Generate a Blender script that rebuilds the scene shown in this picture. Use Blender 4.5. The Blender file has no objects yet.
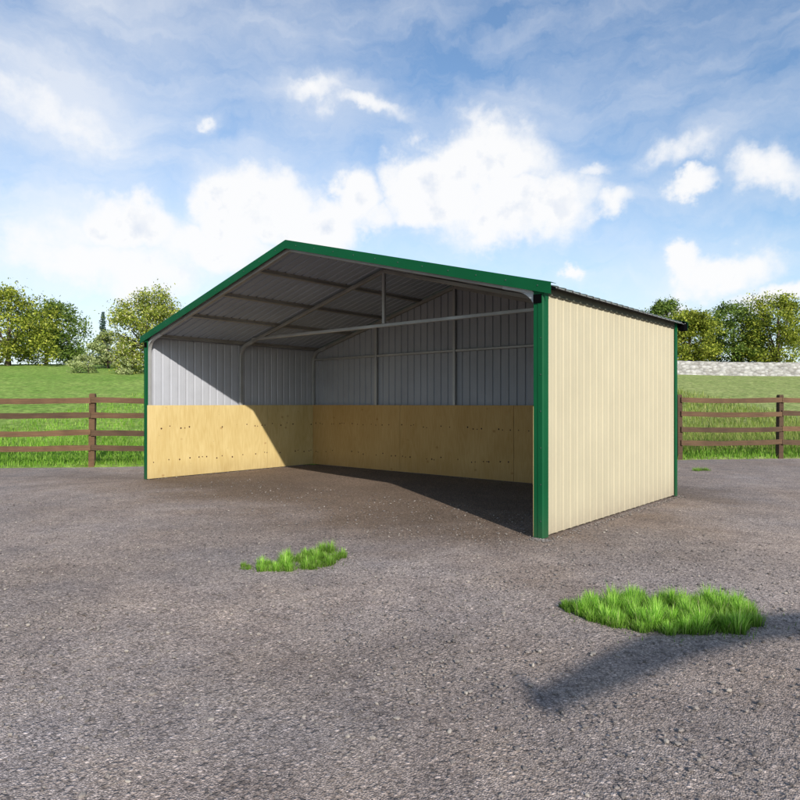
import bpy, bmesh, math, random
from mathutils import Vector, Matrix, noise
random.seed(7)
sc = bpy.context.scene
COL = sc.collection
V = Vector

# ------------------------------------------------------------------ camera frame (metres, z up)
YAW, FPX, HZ = 0.71123, 652.56, 403.8
CAM = V((10.2505, -5.4202, 1.2456))
FW = V((-math.sin(YAW), math.cos(YAW), 0)); RT = V((math.cos(YAW), math.sin(YAW), 0))
def field(a, d, z=0.0):
    """a metres across the view axis, d metres along it -> world point"""
    p = CAM + RT*a + FW*d; p.z = z; return p
SUN = V((0.763, -0.458, 0.456)).normalized()      # towards the sun

# ------------------------------------------------------------------ node helpers
def new_mat(name):
    m = bpy.data.materials.new(name); m.use_nodes = True
    nt = m.node_tree; b = nt.nodes['Principled BSDF']
    return m, nt, b
def nd(nt, t, **kw):
    n = nt.nodes.new(t)
    for k, v in kw.items():
        if k in n.inputs.keys(): n.inputs[k].default_value = v
        else: setattr(n, k, v)
    return n
def lk(nt, a, b): nt.links.new(a, b)
def coords(nt, scale=(1, 1, 1)):
    tc = nd(nt, 'ShaderNodeTexCoord'); mp = nd(nt, 'ShaderNodeMapping'); mp.inputs['Scale'].default_value = scale
    lk(nt, tc.outputs['Object'], mp.inputs['Vector']); return mp.outputs['Vector']
def noise_tex(nt, vec, scale, detail=4, rough=.55):
    n = nd(nt, 'ShaderNodeTexNoise'); n.inputs['Scale'].default_value = scale
    n.inputs['Detail'].default_value = detail; n.inputs['Roughness'].default_value = rough
    if vec is not None: lk(nt, vec, n.inputs['Vector'])
    return n
def ramp(nt, fac, stops):
    r = nd(nt, 'ShaderNodeValToRGB'); e = r.color_ramp.elements
    while len(e) < len(stops): e.new(.5)
    for i, (p, c) in enumerate(stops):
        e[i].position = p; e[i].color = (c[0], c[1], c[2], 1) if not isinstance(c, (int, float)) else (c, c, c, 1)
    lk(nt, fac, r.inputs['Fac']); return r.outputs['Color']
def mix(nt, fac, a, b, mode='MIX'):
    m = nd(nt, 'ShaderNodeMix', data_type='RGBA', blend_type=mode)
    for s, v in ((m.inputs[0], fac), (m.inputs[6], a), (m.inputs[7], b)):
        if hasattr(v, 'is_linked'): lk(nt, v, s)
        elif isinstance(v, (int, float)): s.default_value = v
        else: s.default_value = (v[0], v[1], v[2], 1)
    return m.outputs[2]
def mth(nt, op, a, b=None, c=None, clamp=False):
    m = nd(nt, 'ShaderNodeMath', operation=op, use_clamp=clamp)
    for s, v in zip(m.inputs, (a, b, c)):
        if v is None: continue
        if hasattr(v, 'is_linked'): lk(nt, v, s)
        else: s.default_value = v
    return m.outputs[0]
def bump(nt, b, h, strength, dist):
    n = nd(nt, 'ShaderNodeBump'); n.inputs['Strength'].default_value = strength; n.inputs['Distance'].default_value = dist
    lk(nt, h, n.inputs['Height']); lk(nt, n.outputs['Normal'], b.inputs['Normal'])

# ------------------------------------------------------------------ materials
def painted(name, col, rough=.42, vary=.10, metal=0.0, dirt=0.0, dirtcol=(.2, .16, .12), spec=.4):
    m, nt, b = new_mat(name)
    v = coords(nt)
    n = noise_tex(nt, v, 1.7, 6, .6)
    n2 = noise_tex(nt, coords(nt, (9, 9, .8)), 3.0, 5, .65)
    dark = tuple(c*(1-vary) for c in col); lite = tuple(min(1, c*(1+vary*.5)) for c in col)
    c1 = ramp(nt, n.outputs['Fac'], [(.3, dark), (.7, lite)])
    c2 = mix(nt, mth(nt, 'MULTIPLY', ramp(nt, n2.outputs['Fac'], [(.5, 0), (.8, 1)]), vary*1.2), c1, dark)
    if dirt > 0:
        geo = nd(nt, 'ShaderNodeNewGeometry'); sep = nd(nt, 'ShaderNodeSeparateXYZ'); lk(nt, geo.outputs['Position'], sep.inputs[0])
        mr = nd(nt, 'ShaderNodeMapRange'); mr.inputs[1].default_value = 0; mr.inputs[2].default_value = .45; mr.inputs[3].default_value = 1; mr.inputs[4].default_value = 0
        lk(nt, sep.outputs['Z'], mr.inputs[0])
        f = mth(nt, 'MULTIPLY', mth(nt, 'POWER', mr.outputs[0], 2.2), mth(nt, 'MULTIPLY', noise_tex(nt, v, 9, 6, .7).outputs['Fac'], dirt*2))
        c2 = mix(nt, f, c2, dirtcol)
    lk(nt, c2, b.inputs['Base Color'])
    r = ramp(nt, noise_tex(nt, v, 6, 5, .6).outputs['Fac'], [(.3, max(.05, rough-.08)), (.7, rough+.12)])
    lk(nt, r, b.inputs['Roughness']); b.inputs['Metallic'].default_value = metal
    b.inputs['Specular IOR Level'].default_value = spec
    bump(nt, b, noise_tex(nt, v, 2.3, 2).outputs['Fac'], .12, .02)
    return m

M = {}
M['cream'] = painted('cream_paint', (.475, .418, .287), .5, .06, dirt=.45, dirtcol=(.26, .2, .15), spec=.25)
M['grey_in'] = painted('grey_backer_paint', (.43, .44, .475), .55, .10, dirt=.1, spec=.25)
M['roof_under'] = painted('roof_backer_paint', (.325, .36, .42), .6, .10, spec=.2)
M['roof_top'] = painted('galvanised_roof', (.09, .115, .10), .5, .18, metal=.2)
M['green'] = painted('green_trim_paint', (.003, .080, .027), .5, .14, dirt=.10, spec=.12)
M['tube'] = painted('galvanised_tube', (.40, .40, .39), .45, .22, metal=.3)
M['tubedark'] = painted('galvanised_channel', (.30, .29, .27), .5, .25, metal=.25)
M['edge'] = painted('bare_sheet_edge', (.5, .51, .5), .4, .1)
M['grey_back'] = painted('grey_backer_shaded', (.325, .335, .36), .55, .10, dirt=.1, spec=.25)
M['black'] = painted('black_plastic', (.0025, .0025, .003), .9, .2, spec=.03)
M['eave_shade'] = painted('olive_eave_shade', (.085, .085, .062), .7, .2, spec=.1)  # dark olive for the eave shade painted onto the wall top
M['screw'] = painted('dark_screw', (.03, .06, .045), .5, .2)

def plywood(name='pine_plywood', tint=(1.03, 1.05, 1.10)):
    m, nt, b = new_mat(name)
    tc = nd(nt, 'ShaderNodeTexCoord'); obj = nd(nt, 'ShaderNodeObjectInfo')
    add = nd(nt, 'ShaderNodeVectorMath', operation='ADD'); lk(nt, tc.outputs['Object'], add.inputs[0])
    sc_ = nd(nt, 'ShaderNodeVectorMath', operation='SCALE'); lk(nt, obj.outputs['Location'], sc_.inputs[0]); sc_.inputs['Scale'].default_value = 3.7
    lk(nt, sc_.outputs[0], add.inputs[1])
    def mp(s):
        k = nd(nt, 'ShaderNodeMapping'); k.inputs['Scale'].default_value = s; lk(nt, add.outputs[0], k.inputs['Vector']); return k.outputs['Vector']
    # grain is stretched along the sheet (object x / y), cathedral figure from distorted waves
    fig = noise_tex(nt, mp((2.6, 2.6, .42)), 1.5, 3, .5)
    w = mth(nt, 'ADD', mth(nt, 'MULTIPLY', mth(nt, 'SINE', mth(nt, 'MULTIPLY', fig.outputs['Fac'], 75)), .5), .5)
    f = noise_tex(nt, mp((26, 26, 1.6)), 3, 6, .6)
    big = noise_tex(nt, mp((1.6, 1.6, .7)), 1.6, 3)
    c = ramp(nt, w, [(.0, (.53, .375, .125)), (.6, (.59, .44, .165)), (1, (.62, .47, .19))])
    c = mix(nt, .42, c, ramp(nt, f.outputs['Fac'], [(.3, (.44, .295, .10)), (.7, (.70, .545, .26))]))
    c = mix(nt, .35, c, ramp(nt, big.outputs['Fac'], [(.35, (.49, .345, .14)), (.65, (.68, .53, .26))]))
    # little knots
    vo = nd(nt, 'ShaderNodeTexVoronoi'); vo.inputs['Scale'].default_value = 3.1; lk(nt, mp((1, 1, 1.2)), vo.inputs['Vector'])
    k = ramp(nt, vo.outputs['Distance'], [(.03, 1), (.11, 0)])
    sel = mth(nt, 'GREATER_THAN', noise_tex(nt, mp((1, 1, 1)), 2.2, 1).outputs['Fac'], .5)
    c = mix(nt, mth(nt, 'MULTIPLY', mth(nt, 'MULTIPLY', k, sel), .6), c, (.30, .15, .05))
    geo = nd(nt, 'ShaderNodeNewGeometry'); sep = nd(nt, 'ShaderNodeSeparateXYZ'); lk(nt, geo.outputs['Position'], sep.inputs[0])
    mr = nd(nt, 'ShaderNodeMapRange'); mr.inputs[1].default_value = 0; mr.inputs[2].default_value = .3; mr.inputs[3].default_value = 1; mr.inputs[4].default_value = 0
    lk(nt, sep.outputs['Z'], mr.inputs[0])
    c = mix(nt, mth(nt, 'MULTIPLY', mth(nt, 'MULTIPLY', mr.outputs[0], noise_tex(nt, mp((1, 1, 1)), 5, 6, .7).outputs['Fac']), .55), c, (.22, .14, .07))
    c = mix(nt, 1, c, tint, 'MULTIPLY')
    lk(nt, c, b.inputs['Base Color']); b.inputs['Roughness'].default_value = .75; b.inputs['Specular IOR Level'].default_value = .2
    bump(nt, b, f.outputs['Fac'], .15, .004)
    return m
M['ply'] = plywood(); M['ply_back'] = plywood('shaded_pine_plywood', (.80, .67, .58))  # same plywood; back boards carry their shade in a darker, browner tint
M['knot'] = painted('rusty_screw', (.075, .03, .014), .7, .3)

def old_wood():
    m, nt, b = new_mat('weathered_fence_wood')
    v = coords(nt, (1, 1, 1))
    f = noise_tex(nt, coords(nt, (2, 2, 34)), 1.5, 6, .65); g = noise_tex(nt, v, 1.3, 5, .6)
    c = ramp(nt, f.outputs['Fac'], [(.3, (.040, .022, .012)), (.7, (.115, .066, .036))])
    c = mix(nt, .5, c, ramp(nt, g.outputs['Fac'], [(.35, (.045, .026, .015)), (.65, (.135, .085, .052))]))
    oi = nd(nt, 'ShaderNodeObjectInfo')
    c = mix(nt, 1, c, ramp(nt, oi.outputs['Random'], [(0, (.85, .80, .68)), (1, (1.6, 1.45, 1.15))]), 'MULTIPLY')
    lk(nt, c, b.inputs['Base Color']); b.inputs['Roughness'].default_value = .85
    bump(nt, b, f.outputs['Fac'], .8, .015)
    return m
M['wood'] = old_wood()

def gravel_mat(name, pebble=False):
    m, nt, b = new_mat(name)
    v = coords(nt)
    warm = (.235, .180, .142); cool = (.185, .165, .160)
    big = noise_tex(nt, v, .55, 5, .6); mid = noise_tex(nt, v, 2.8, 6, .65)
    base = ramp(nt, big.outputs['Fac'], [(.35, cool), (.65, warm)])
    base = mix(nt, .55, base, ramp(nt, mid.outputs['Fac'], [(.3, (.125, .105, .097)), (.5, (.20, .168, .148)), (.72, (.275, .228, .19))]))
    if pebble:
        geo = nd(nt, 'ShaderNodeNewGeometry')
        c = mix(nt, .75, base, ramp(nt, geo.outputs['Random Per Island'], [(0, (.07, .06, .057)), (.5, (.19, .165, .15)), (.9, (.30, .26, .225)), (1, (.42, .37, .31))]))
        lk(nt, c, b.inputs['Base Color']); b.inputs['Roughness'].default_value = .9
        bump(nt, b, noise_tex(nt, v, 90, 3).outputs['Fac'], .4, .004)
        return m
    # soft shade over the shed floor and apron, painted in browner and darker
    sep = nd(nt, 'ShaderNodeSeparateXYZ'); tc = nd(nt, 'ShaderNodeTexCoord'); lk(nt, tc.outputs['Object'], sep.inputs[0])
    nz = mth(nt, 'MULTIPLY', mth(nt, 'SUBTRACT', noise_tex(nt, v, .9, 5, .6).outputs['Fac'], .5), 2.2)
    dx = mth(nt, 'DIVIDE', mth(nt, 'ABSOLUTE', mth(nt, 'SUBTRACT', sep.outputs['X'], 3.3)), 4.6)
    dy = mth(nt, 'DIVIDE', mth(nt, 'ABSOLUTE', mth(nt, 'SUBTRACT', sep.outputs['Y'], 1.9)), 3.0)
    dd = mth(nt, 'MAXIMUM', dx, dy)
    floor_shade = nd(nt, 'ShaderNodeMapRange', interpolation_type='SMOOTHSTEP'); floor_shade.inputs[1].default_value = .55; floor_shade.inputs[2].default_value = 1.25; floor_shade.inputs[3].default_value = 1; floor_shade.inputs[4].default_value = 0
    lk(nt, mth(nt, 'ADD', dd, mth(nt, 'MULTIPLY', nz, .5)), floor_shade.inputs[0])
    base = mix(nt, mth(nt, 'MULTIPLY', floor_shade.outputs[0], .78), base, (.105, .072, .046))
    pale = ramp(nt, noise_tex(nt, v, .38, 4, .55).outputs['Fac'], [(.42, .93), (.62, 1.24)])
    base = mix(nt, 1, base, pale, 'MULTIPLY')
    # stones
    v1 = nd(nt, 'ShaderNodeTexVoronoi', feature='F1'); v1.inputs['Scale'].default_value = 54; lk(nt, v, v1.inputs['Vector']); v1.inputs['Randomness'].default_value = 1
    v2 = nd(nt, 'ShaderNodeTexVoronoi', feature='F1'); v2.inputs['Scale'].default_value = 140; lk(nt, v, v2.inputs['Vector'])
    def cellgrey(vn, lo, hi):
        s = nd(nt, 'ShaderNodeSeparateColor'); lk(nt, vn.outputs['Color'], s.inputs[0])
        return ramp(nt, s.outputs[0], [(0, lo), (.55, 1.0), (.9, 1.3), (1, hi)]), s
    g1, s1 = cellgrey(v1, .45, 2.1); g2, s2 = cellgrey(v2, .4, 2.0)
    stone1 = ramp(nt, v1.outputs['Distance'], [(.30, 1), (.62, .42)])
    stone2 = ramp(nt, v2.outputs['Distance'], [(.30, 1), (.65, .45)])
    c = mix(nt, .75, base, g2, 'MULTIPLY'); c = mix(nt, .65, c, stone2, 'MULTIPLY')
    pick = mth(nt, 'GREATER_THAN', s1.outputs[1], .55)
    c1 = mix(nt, 1, mix(nt, 1, base, g1, 'MULTIPLY'), stone1, 'MULTIPLY')
    c = mix(nt, mth(nt, 'MULTIPLY', pick, .7), c, c1)
    c = mix(nt, 1, c, (1.98, 1.92, 1.90), 'MULTIPLY')
    lk(nt, c, b.inputs['Base Color']); b.inputs['Roughness'].default_value = .92; b.inputs['Specular IOR Level'].default_value = .25
    h = mth(nt, 'ADD', mth(nt, 'MULTIPLY', mth(nt, 'MULTIPLY', mth(nt, 'SUBTRACT', 1, v1.outputs['Distance']), pick), 1.2),
            mth(nt, 'ADD', mth(nt, 'MULTIPLY', mth(nt, 'SUBTRACT', 1, v2.outputs['Distance']), .55), mth(nt, 'MULTIPLY', mid.outputs['Fac'], 2.0)))
    bump(nt, b, h, .75, .013)
    return m
M['gravel'] = gravel_mat('gravel'); M['pebble'] = gravel_mat('gravel_stones', True)

def leaf_mat(name, stops, trans=.25, rough=.6, root=0):
    m, nt, b = new_mat(name)
    geo = nd(nt, 'ShaderNodeNewGeometry')
    c = ramp(nt, geo.outputs['Random Per Island'], stops)
    big = noise_tex(nt, coords(nt), .9, 3)
    c = mix(nt, .6, c, ramp(nt, big.outputs['Fac'], [(.35, .6), (.65, 1.3)]), 'MULTIPLY')
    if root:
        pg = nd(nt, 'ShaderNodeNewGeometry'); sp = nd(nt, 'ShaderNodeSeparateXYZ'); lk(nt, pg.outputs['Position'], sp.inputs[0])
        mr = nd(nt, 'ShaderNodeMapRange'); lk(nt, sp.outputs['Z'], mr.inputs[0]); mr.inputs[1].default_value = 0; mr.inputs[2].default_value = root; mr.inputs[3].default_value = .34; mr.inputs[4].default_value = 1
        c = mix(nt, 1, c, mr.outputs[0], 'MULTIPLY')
    lk(nt, c, b.inputs['Base Color']); b.inputs['Roughness'].default_value = rough; b.inputs['Specular IOR Level'].default_value = .2
    tr = nd(nt, 'ShaderNodeBsdfTranslucent'); lk(nt, c, tr.inputs['Color'])
    mx = nd(nt, 'ShaderNodeMixShader'); mx.inputs[0].default_value = trans
    out = nt.nodes['Material Output']
    lk(nt, b.outputs[0], mx.inputs[1]); lk(nt, tr.outputs[0], mx.inputs[2]); lk(nt, mx.outputs[0], out.inputs['Surface'])
    return m
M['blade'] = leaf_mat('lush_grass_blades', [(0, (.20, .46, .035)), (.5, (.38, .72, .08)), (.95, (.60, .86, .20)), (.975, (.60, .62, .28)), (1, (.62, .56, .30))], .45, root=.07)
M['fieldblade'] = leaf_mat('field_grass_blades', [(0, (.15, .33, .025)), (.6, (.25, .46, .05)), (1, (.38, .52, .11))], .4)
M['olive'] = leaf_mat('dry_grass_blades', [(0, (.17, .26, .04)), (.6, (.28, .34, .07)), (1, (.44, .43, .16))], .35)
M['lf_blossom'] = leaf_mat('blossom_tree_leaves', [(0, (.09, .13, .015)), (.45, (.28, .34, .045)), (.87, (.48, .48, .09)), (.91, (.62, .58, .38)), (1, (.70, .66, .48))], .3)
M['lf_pale'] = leaf_mat('pale_leaves', [(0, (.22, .28, .09)), (1, (.46, .50, .22))], .3)
M['lf_yellow'] = leaf_mat('yellow_green_leaves', [(0, (.07, .11, .012)), (.5, (.25, .30, .03)), (1, (.50, .51, .08))], .3)
M['lf_green'] = leaf_mat('green_leaves', [(0, (.055, .105, .015)), (.6, (.14, .22, .035)), (1, (.30, .38, .08))], .3)
M['needle'] = leaf_mat('blue_green_needles', [(0, (.03, .06, .05)), (1, (.075, .12, .10))], .1)
M['bark'] = painted('bark', (.11, .085, .062), .9, .4, spec=.1)

def meadow_mat():
    m, nt, b = new_mat('meadow_grass')
    v = coords(nt)
    big = noise_tex(nt, v, .18, 5, .6); mid = noise_tex(nt, v, 1.6, 6, .65); fine = noise_tex(nt, v, 4.5, 7, .75)
    c = ramp(nt, big.outputs['Fac'], [(.35, (.12, .24, .03)), (.6, (.20, .30, .06)), (.75, (.28, .31, .10))])
    c = mix(nt, .5, c, ramp(nt, mid.outputs['Fac'], [(.3, (.09, .20, .025)), (.7, (.31, .35, .10))]))
    # towards the right the field is drier
    tc = nd(nt, 'ShaderNodeTexCoord')
    dp = nd(nt, 'ShaderNodeVectorMath', operation='DOT_PRODUCT'); lk(nt, tc.outputs['Object'], dp.inputs[0]); dp.inputs[1].default_value = RT
    mr = nd(nt, 'ShaderNodeMapRange', interpolation_type='SMOOTHSTEP'); lk(nt, mth(nt, 'SUBTRACT', dp.outputs['Value'], RT.dot(CAM)), mr.inputs[0])
    mr.inputs[1].default_value = 2; mr.inputs[2].default_value = 9
    c = mix(nt, mth(nt, 'MULTIPLY', mr.outputs[0], .5), c, ramp(nt, mid.outputs['Fac'], [(.3, (.19, .20, .07)), (.7, (.38, .35, .17))]))
    c = mix(nt, .7, c, ramp(nt, fine.outputs['Fac'], [(.36, .35), (.5, .95), (.64, 1.9)]), 'MULTIPLY')
    c = mix(nt, 1, c, (1.15, 1.15, 1.15), 'MULTIPLY')
    lk(nt, c, b.inputs['Base Color']); b.inputs['Roughness'].default_value = .9; b.inputs['Specular IOR Level'].default_value = .1
    bump(nt, b, fine.outputs['Fac'], .8, .08)
    return m
M['meadow'] = meadow_mat()

def stone_mat():
    m, nt, b = new_mat('pale_fieldstone')
    v = coords(nt, (1, 1, 1.7))
    vo = nd(nt, 'ShaderNodeTexVoronoi'); vo.inputs['Scale'].default_value = 3.2; lk(nt, v, vo.inputs['Vector'])
    s = nd(nt, 'ShaderNodeSeparateColor'); lk(nt, vo.outputs['Color'], s.inputs[0])
    c = ramp(nt, s.outputs[0], [(0, (.28, .26, .24)), (.6, (.40, .38, .36)), (1, (.50, .48, .46))])
    c = mix(nt, .8, c, ramp(nt, vo.outputs['Distance'], [(.35, 1), (.8, .6)]), 'MULTIPLY')
    lk(nt, c, b.inputs['Base Color']); b.inputs['Roughness'].default_value = .9
    bump(nt, b, mth(nt, 'SUBTRACT', 1, vo.outputs['Distance']), .8, .08)
    return m
M['stone'] = stone_mat()

def hill_mat():
    m, nt, b = new_mat('far_wooded_hill')
    v = coords(nt)
    n = noise_tex(nt, v, .07, 8, .7)
    c = ramp(nt, n.outputs['Fac'], [(.35, (.09, .13, .11)), (.6, (.15, .20, .16)), (.75, (.22, .25, .19))])
    lk(nt, c, b.inputs['Base Color']); b.inputs['Roughness'].default_value = 1
    bump(nt, b, n.outputs['Fac'], 1, 6)
    return m
M['hill'] = hill_mat()

# ------------------------------------------------------------------ mesh helpers
class MB:
    """collects shapes and links them as ONE mesh object"""
    def __init__(s): s.v = []; s.f = []; s.m = []
    def face(s, pts, mi=0):
        n = len(s.v); s.v += [tuple(p) for p in pts]; s.f.append(tuple(range(n, n+len(pts)))); s.m.append(mi)
    def grid(s, rings, closed=True, caps=True, mi=0):
        n0 = len(s.v); k = len(rings[0])
        for r in rings: s.v += [tuple(p) for p in r]
        for i in range(len(rings)-1):
            for j in range(k if closed else k-1):
                a = n0+i*k+j; b = n0+i*k+(j+1) % k
                s.f.append((a, b, b+k, a+k)); s.m.append(mi)
        if caps and closed:
            s.f.append(tuple(n0+j for j in reversed(range(k)))); s.m.append(mi)
            s.f.append(tuple(n0+(len(rings)-1)*k+j for j in range(k))); s.m.append(mi)
    def box(s, lo, hi, mi=0):
        (a, b, c), (d, e, f) = lo, hi
        P = [(a, b, c), (d, b, c), (d, e, c), (a, e, c), (a, b, f), (d, b, f), (d, e, f), (a, e, f)]
        n = len(s.v); s.v += P
        for q in ((3, 2, 1, 0), (4, 5, 6, 7), (0, 1, 5, 4), (1, 2, 6, 5), (2, 3, 7, 6), (3, 0, 4, 7)):
            s.f.append(tuple(n+i for i in q)); s.m.append(mi)
    def sweep(s, pts, w, h, side, mi=0, bev=.006):
        """square tube of width w (along side) and height h along a polyline lying in the plane normal to side"""
        side = V(side).normalized(); rings = []
        pts = [V(p) for p in pts]
        for i, p in enumerate(pts):
            if i == 0: t = pts[1]-p
            elif i == len(pts)-1: t = p-pts[i-1]
            else: t = (pts[i+1]-p).normalized()+(p-pts[i-1]).normalized()
            t.normalize(); up = side.cross(t).normalized()
            k = 1.0
            if 0 < i < len(pts)-1:
                cs = t.dot((pts[i+1]-p).normalized()); k = 1/max(.5, cs)
            a, b = w/2, h/2*k; e = min(bev, a*.4, b*.4)
            rings.append([p+side*x+up*y for x, y in ((-a+e, -b), (a-e, -b), (a, -b+e), (a, b-e), (a-e, b), (-a+e, b), (-a, b-e), (-a, -b+e))])
        s.grid(rings, True, True, mi)
    def tube(s, pts, rad, k=8, mi=0):
        pts = [V(p) for p in pts]; rings = []; ref = None
        for i, p in enumerate(pts):
            t = (pts[min(i+1, len(pts)-1)]-pts[max(i-1, 0)]).normalized()
            if ref is None: ref = t.orthogonal().normalized()
            ref = (ref-t*ref.dot(t)).normalized(); o = t.cross(ref)
            rings.append([p+(ref*math.cos(2*math.pi*j/k)+o*math.sin(2*math.pi*j/k))*rad[i] for j in range(k)])
        s.grid(rings, True, True, mi)
    def disc(s, c, nrm, r, h, k=8, mi=0):
        nrm = V(nrm).normalized(); a = nrm.orthogonal().normalized(); b = nrm.cross(a); c = V(c)
        R0 = [c+(a*math.cos(2*math.pi*j/k)+b*math.sin(2*math.pi*j/k))*r for j in range(k)]
        s.grid([R0, [p+nrm*h-(p-c)*.35 for p in R0]], True, True, mi)
    def build(s, name, mats, parent=None, origin=None, smooth=False, label=None):
        me = bpy.data.meshes.new(name)
        o = V(origin) if origin is not None else V((0, 0, 0))
        me.from_pydata([tuple(V(p)-o) for p in s.v], [], s.f)
        if not isinstance(mats, (list, tuple)): mats = [mats]
        for m in mats: me.materials.append(m)
        me.polygons.foreach_set('material_index', s.m)
        if smooth: me.polygons.foreach_set('use_smooth', [True]*len(me.polygons))
        me.update(); ob = bpy.data.objects.new(name, me); COL.objects.link(ob)
        if parent is not None:
            ob.parent = parent; ob.location = o-world_loc(parent)
        else: ob.location = o
        if label: ob['label'] = label
        return ob
def world_loc(o):
    p = o.location.copy()
    while o.parent is not None: o = o.parent; p += o.location
    return p
def fix_normals(ob):
    bm = bmesh.new(); bm.from_mesh(ob.data); bmesh.ops.recalc_face_normals(bm, faces=bm.faces); bm.to_mesh(ob.data); bm.free()
def empty(name, loc, label, cat, group=None):
    o = bpy.data.objects.new(name, None); COL.objects.link(o); o.location = loc; o.empty_display_size = .3
    tag(o, label, cat, group); return o
def tag(o, label, cat, group=None, kind=None):
    if label: o['label'] = label
    if cat: o['category'] = cat
    if group: o['group'] = group
    if kind: o['kind'] = kind

# ------------------------------------------------------------------ the setting: ground, meadow, hills
FENCE0 = (-5.95, 12.95); FENCE_SLOPE = .135            # across / along of the fence line
def fence_d(a): return FENCE0[1]+(a-FENCE0[0])*FENCE_SLOPE
def meadow_h(a, d):
    s = max(0.0, d-fence_d(a)-1.0)
    h = .104*s if s < 42 else 4.37+.05*(s-42) if s < 80 else 6.27
    ease = min(1, s/6.0)
    h *= .35+.65*ease
    return .03+h+.10*min(1, s/10)*noise.noise(V((a*.12, d*.12, 0)))
mb = MB()
xs = [-400, -150, -60, -25]+[-12+i*.5 for i in range(61)]+[25, 60, 150, 400]
ys = [-400, -150, -60, -25]+[-12+i*.5 for i in range(61)]+[25, 60, 150, 400]
idx = {}
for j, y in enumerate(ys):
    for i, x in enumerate(xs):
        z = 0
        if -12 < x < 18 and -12 < y < 18:
            z = .012*noise.noise(V((x*.9, y*.9, 3)))
            inside = -.4 < x < 7.8 and -.4 < y < 4.2
            if inside: z *= .35
        idx[(i, j)] = len(mb.v); mb.v.append((x, y, z-.004))
for j in range(len(ys)-1):
    for i in range(len(xs)-1):
        mb.f.append((idx[(i, j)], idx[(i+1, j)], idx[(i+1, j+1)], idx[(i, j+1)])); mb.m.append(0)
g = mb.build('ground', M['gravel'], smooth=True); g['kind'] = 'structure'

mb = MB()
ax = [-600, -300, -150, -90, -60]+[-45+i*.5 for i in range(181)]+[60, 90, 150, 300, 600]
ss = [0, .15, .35, .6, 1, 1.5, 2, 3, 4, 5, 6, 8, 10, 12, 14, 17, 20, 24, 28, 32, 36, 40, 45, 50, 60, 80, 120, 200, 420, 800]
n = len(ax)
for k, s in enumerate(ss):
    for a in ax:
        edge = fence_d(a)-.10+.16*noise.noise(V((a*.8, 1, 0)))+.07*noise.noise(V((a*4, 7, 0)))
        d = edge+s
        z = meadow_h(a, d) if s > 0 else -.02
        mb.v.append(tuple(field(a, d, z)))
for k in range(len(ss)-1):
    for i in range(n-1):
        mb.f.append((k*n+i, k*n+i+1, (k+1)*n+i+1, (k+1)*n+i)); mb.m.append(0)
o = mb.build('meadow', M['meadow'], smooth=True); o['kind'] = 'structure'

mb = MB()
for k in range(9):
    for i in range(161):
        a = -700+i*1400/160; t = k/8
        d = 330+t*150
        z = 5+(21+9*noise.noise(V((a*.008, 2, 0)))+4*noise.noise(V((a*.03, 5, 0))))*math.sin(t*math.pi/2)
        mb.v.append(tuple(field(a, d, z)))
for k in range(8):
    for i in range(160):
        mb.f.append((k*161+i, k*161+i+1, (k+1)*161+i+1, (k+1)*161+i)); mb.m.append(0)
o = mb.build('hills', M['hill'], smooth=True); o['kind'] = 'structure'

W, D, H = 7.32, 3.72, 2.378
# loose stones on the yard, uncountable
mb = MB()
ico = bmesh.new(); bmesh.ops.create_icosphere(ico, subdivisions=1, radius=1)
iv = [v.co.copy() for v in ico.verts]; ivi = [tuple(v.index for v in f.verts) for f in ico.faces]; ico.free()
cnt = 0
while cnt < 16000:
    x = random.uniform(1.0, 11.5); y = random.uniform(-5.2, 1.2)
    if x > 7.2 and y > -.1 and x < 7.45: continue
    dist = (V((x, y, 0))-V((CAM.x, CAM.y, 0))).length
    if dist < .9 or random.random() > min(1, (4.2/dist)**1.6): continue
    if noise.noise(V((x*1.1, y*1.1, 9))) < random.uniform(-.8, .25): continue
    r = min(.014, .003+random.expovariate(1/.0027)); n0 = len(mb.v)
    R = Matrix.Rotation(random.uniform(0, 6.28), 3, 'Z') @ Matrix.Rotation(random.uniform(-.4, .4), 3, 'X')
    sx, sy, sz = random.uniform(.8, 1.3), random.uniform(.65, 1.1), random.uniform(.4, .75)
    for q in iv:
        k = r*random.uniform(.8, 1.15)
        p = R @ V((q.x*sx, q.y*sy, q.z*sz))*k
        mb.v.append((x+p.x, y+p.y, p.z+r*.22))
    for f in ivi: mb.f.append(tuple(n0+i for i in f)); mb.m.append(0)
    cnt += 1
for _ in range(600):
    side_ = random.random()
    if side_ < .6: x, y = W+.03+abs(random.gauss(0, .05)), random.uniform(0, D)
    elif side_ < .8: x, y = W-random.uniform(.0, .2)+.1, -.02-abs(random.gauss(0, .05))
    else: x, y = .12+abs(random.gauss(0, .04)), random.uniform(-.1, D-.3)
    r = random.uniform(.003, .011); n0 = len(mb.v)
    for q in iv: mb.v.append((x+q.x*r*random.uniform(.8, 1.2), y+q.y*r*random.uniform(.8, 1.2), q.z*r*.6+r*.3))
    for f in ivi: mb.f.append(tuple(n0+i for i in f)); mb.m.append(0)
o = mb.build('gravel', M['pebble']); tag(o, 'loose grey and tan gravel stones scattered over the yard', 'gravel', None, 'stuff')

# ------------------------------------------------------------------ the shed
SL = .2655; ZP = 3.35
def zr(x): return ZP-SL*abs(x-W/2)                      # top of the roof trim
shed = empty('livestock_shed', (W/2, D/2, 0), 'open fronted metal shed with green trim, cream walls and plywood kick boards', 'shed')

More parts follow.
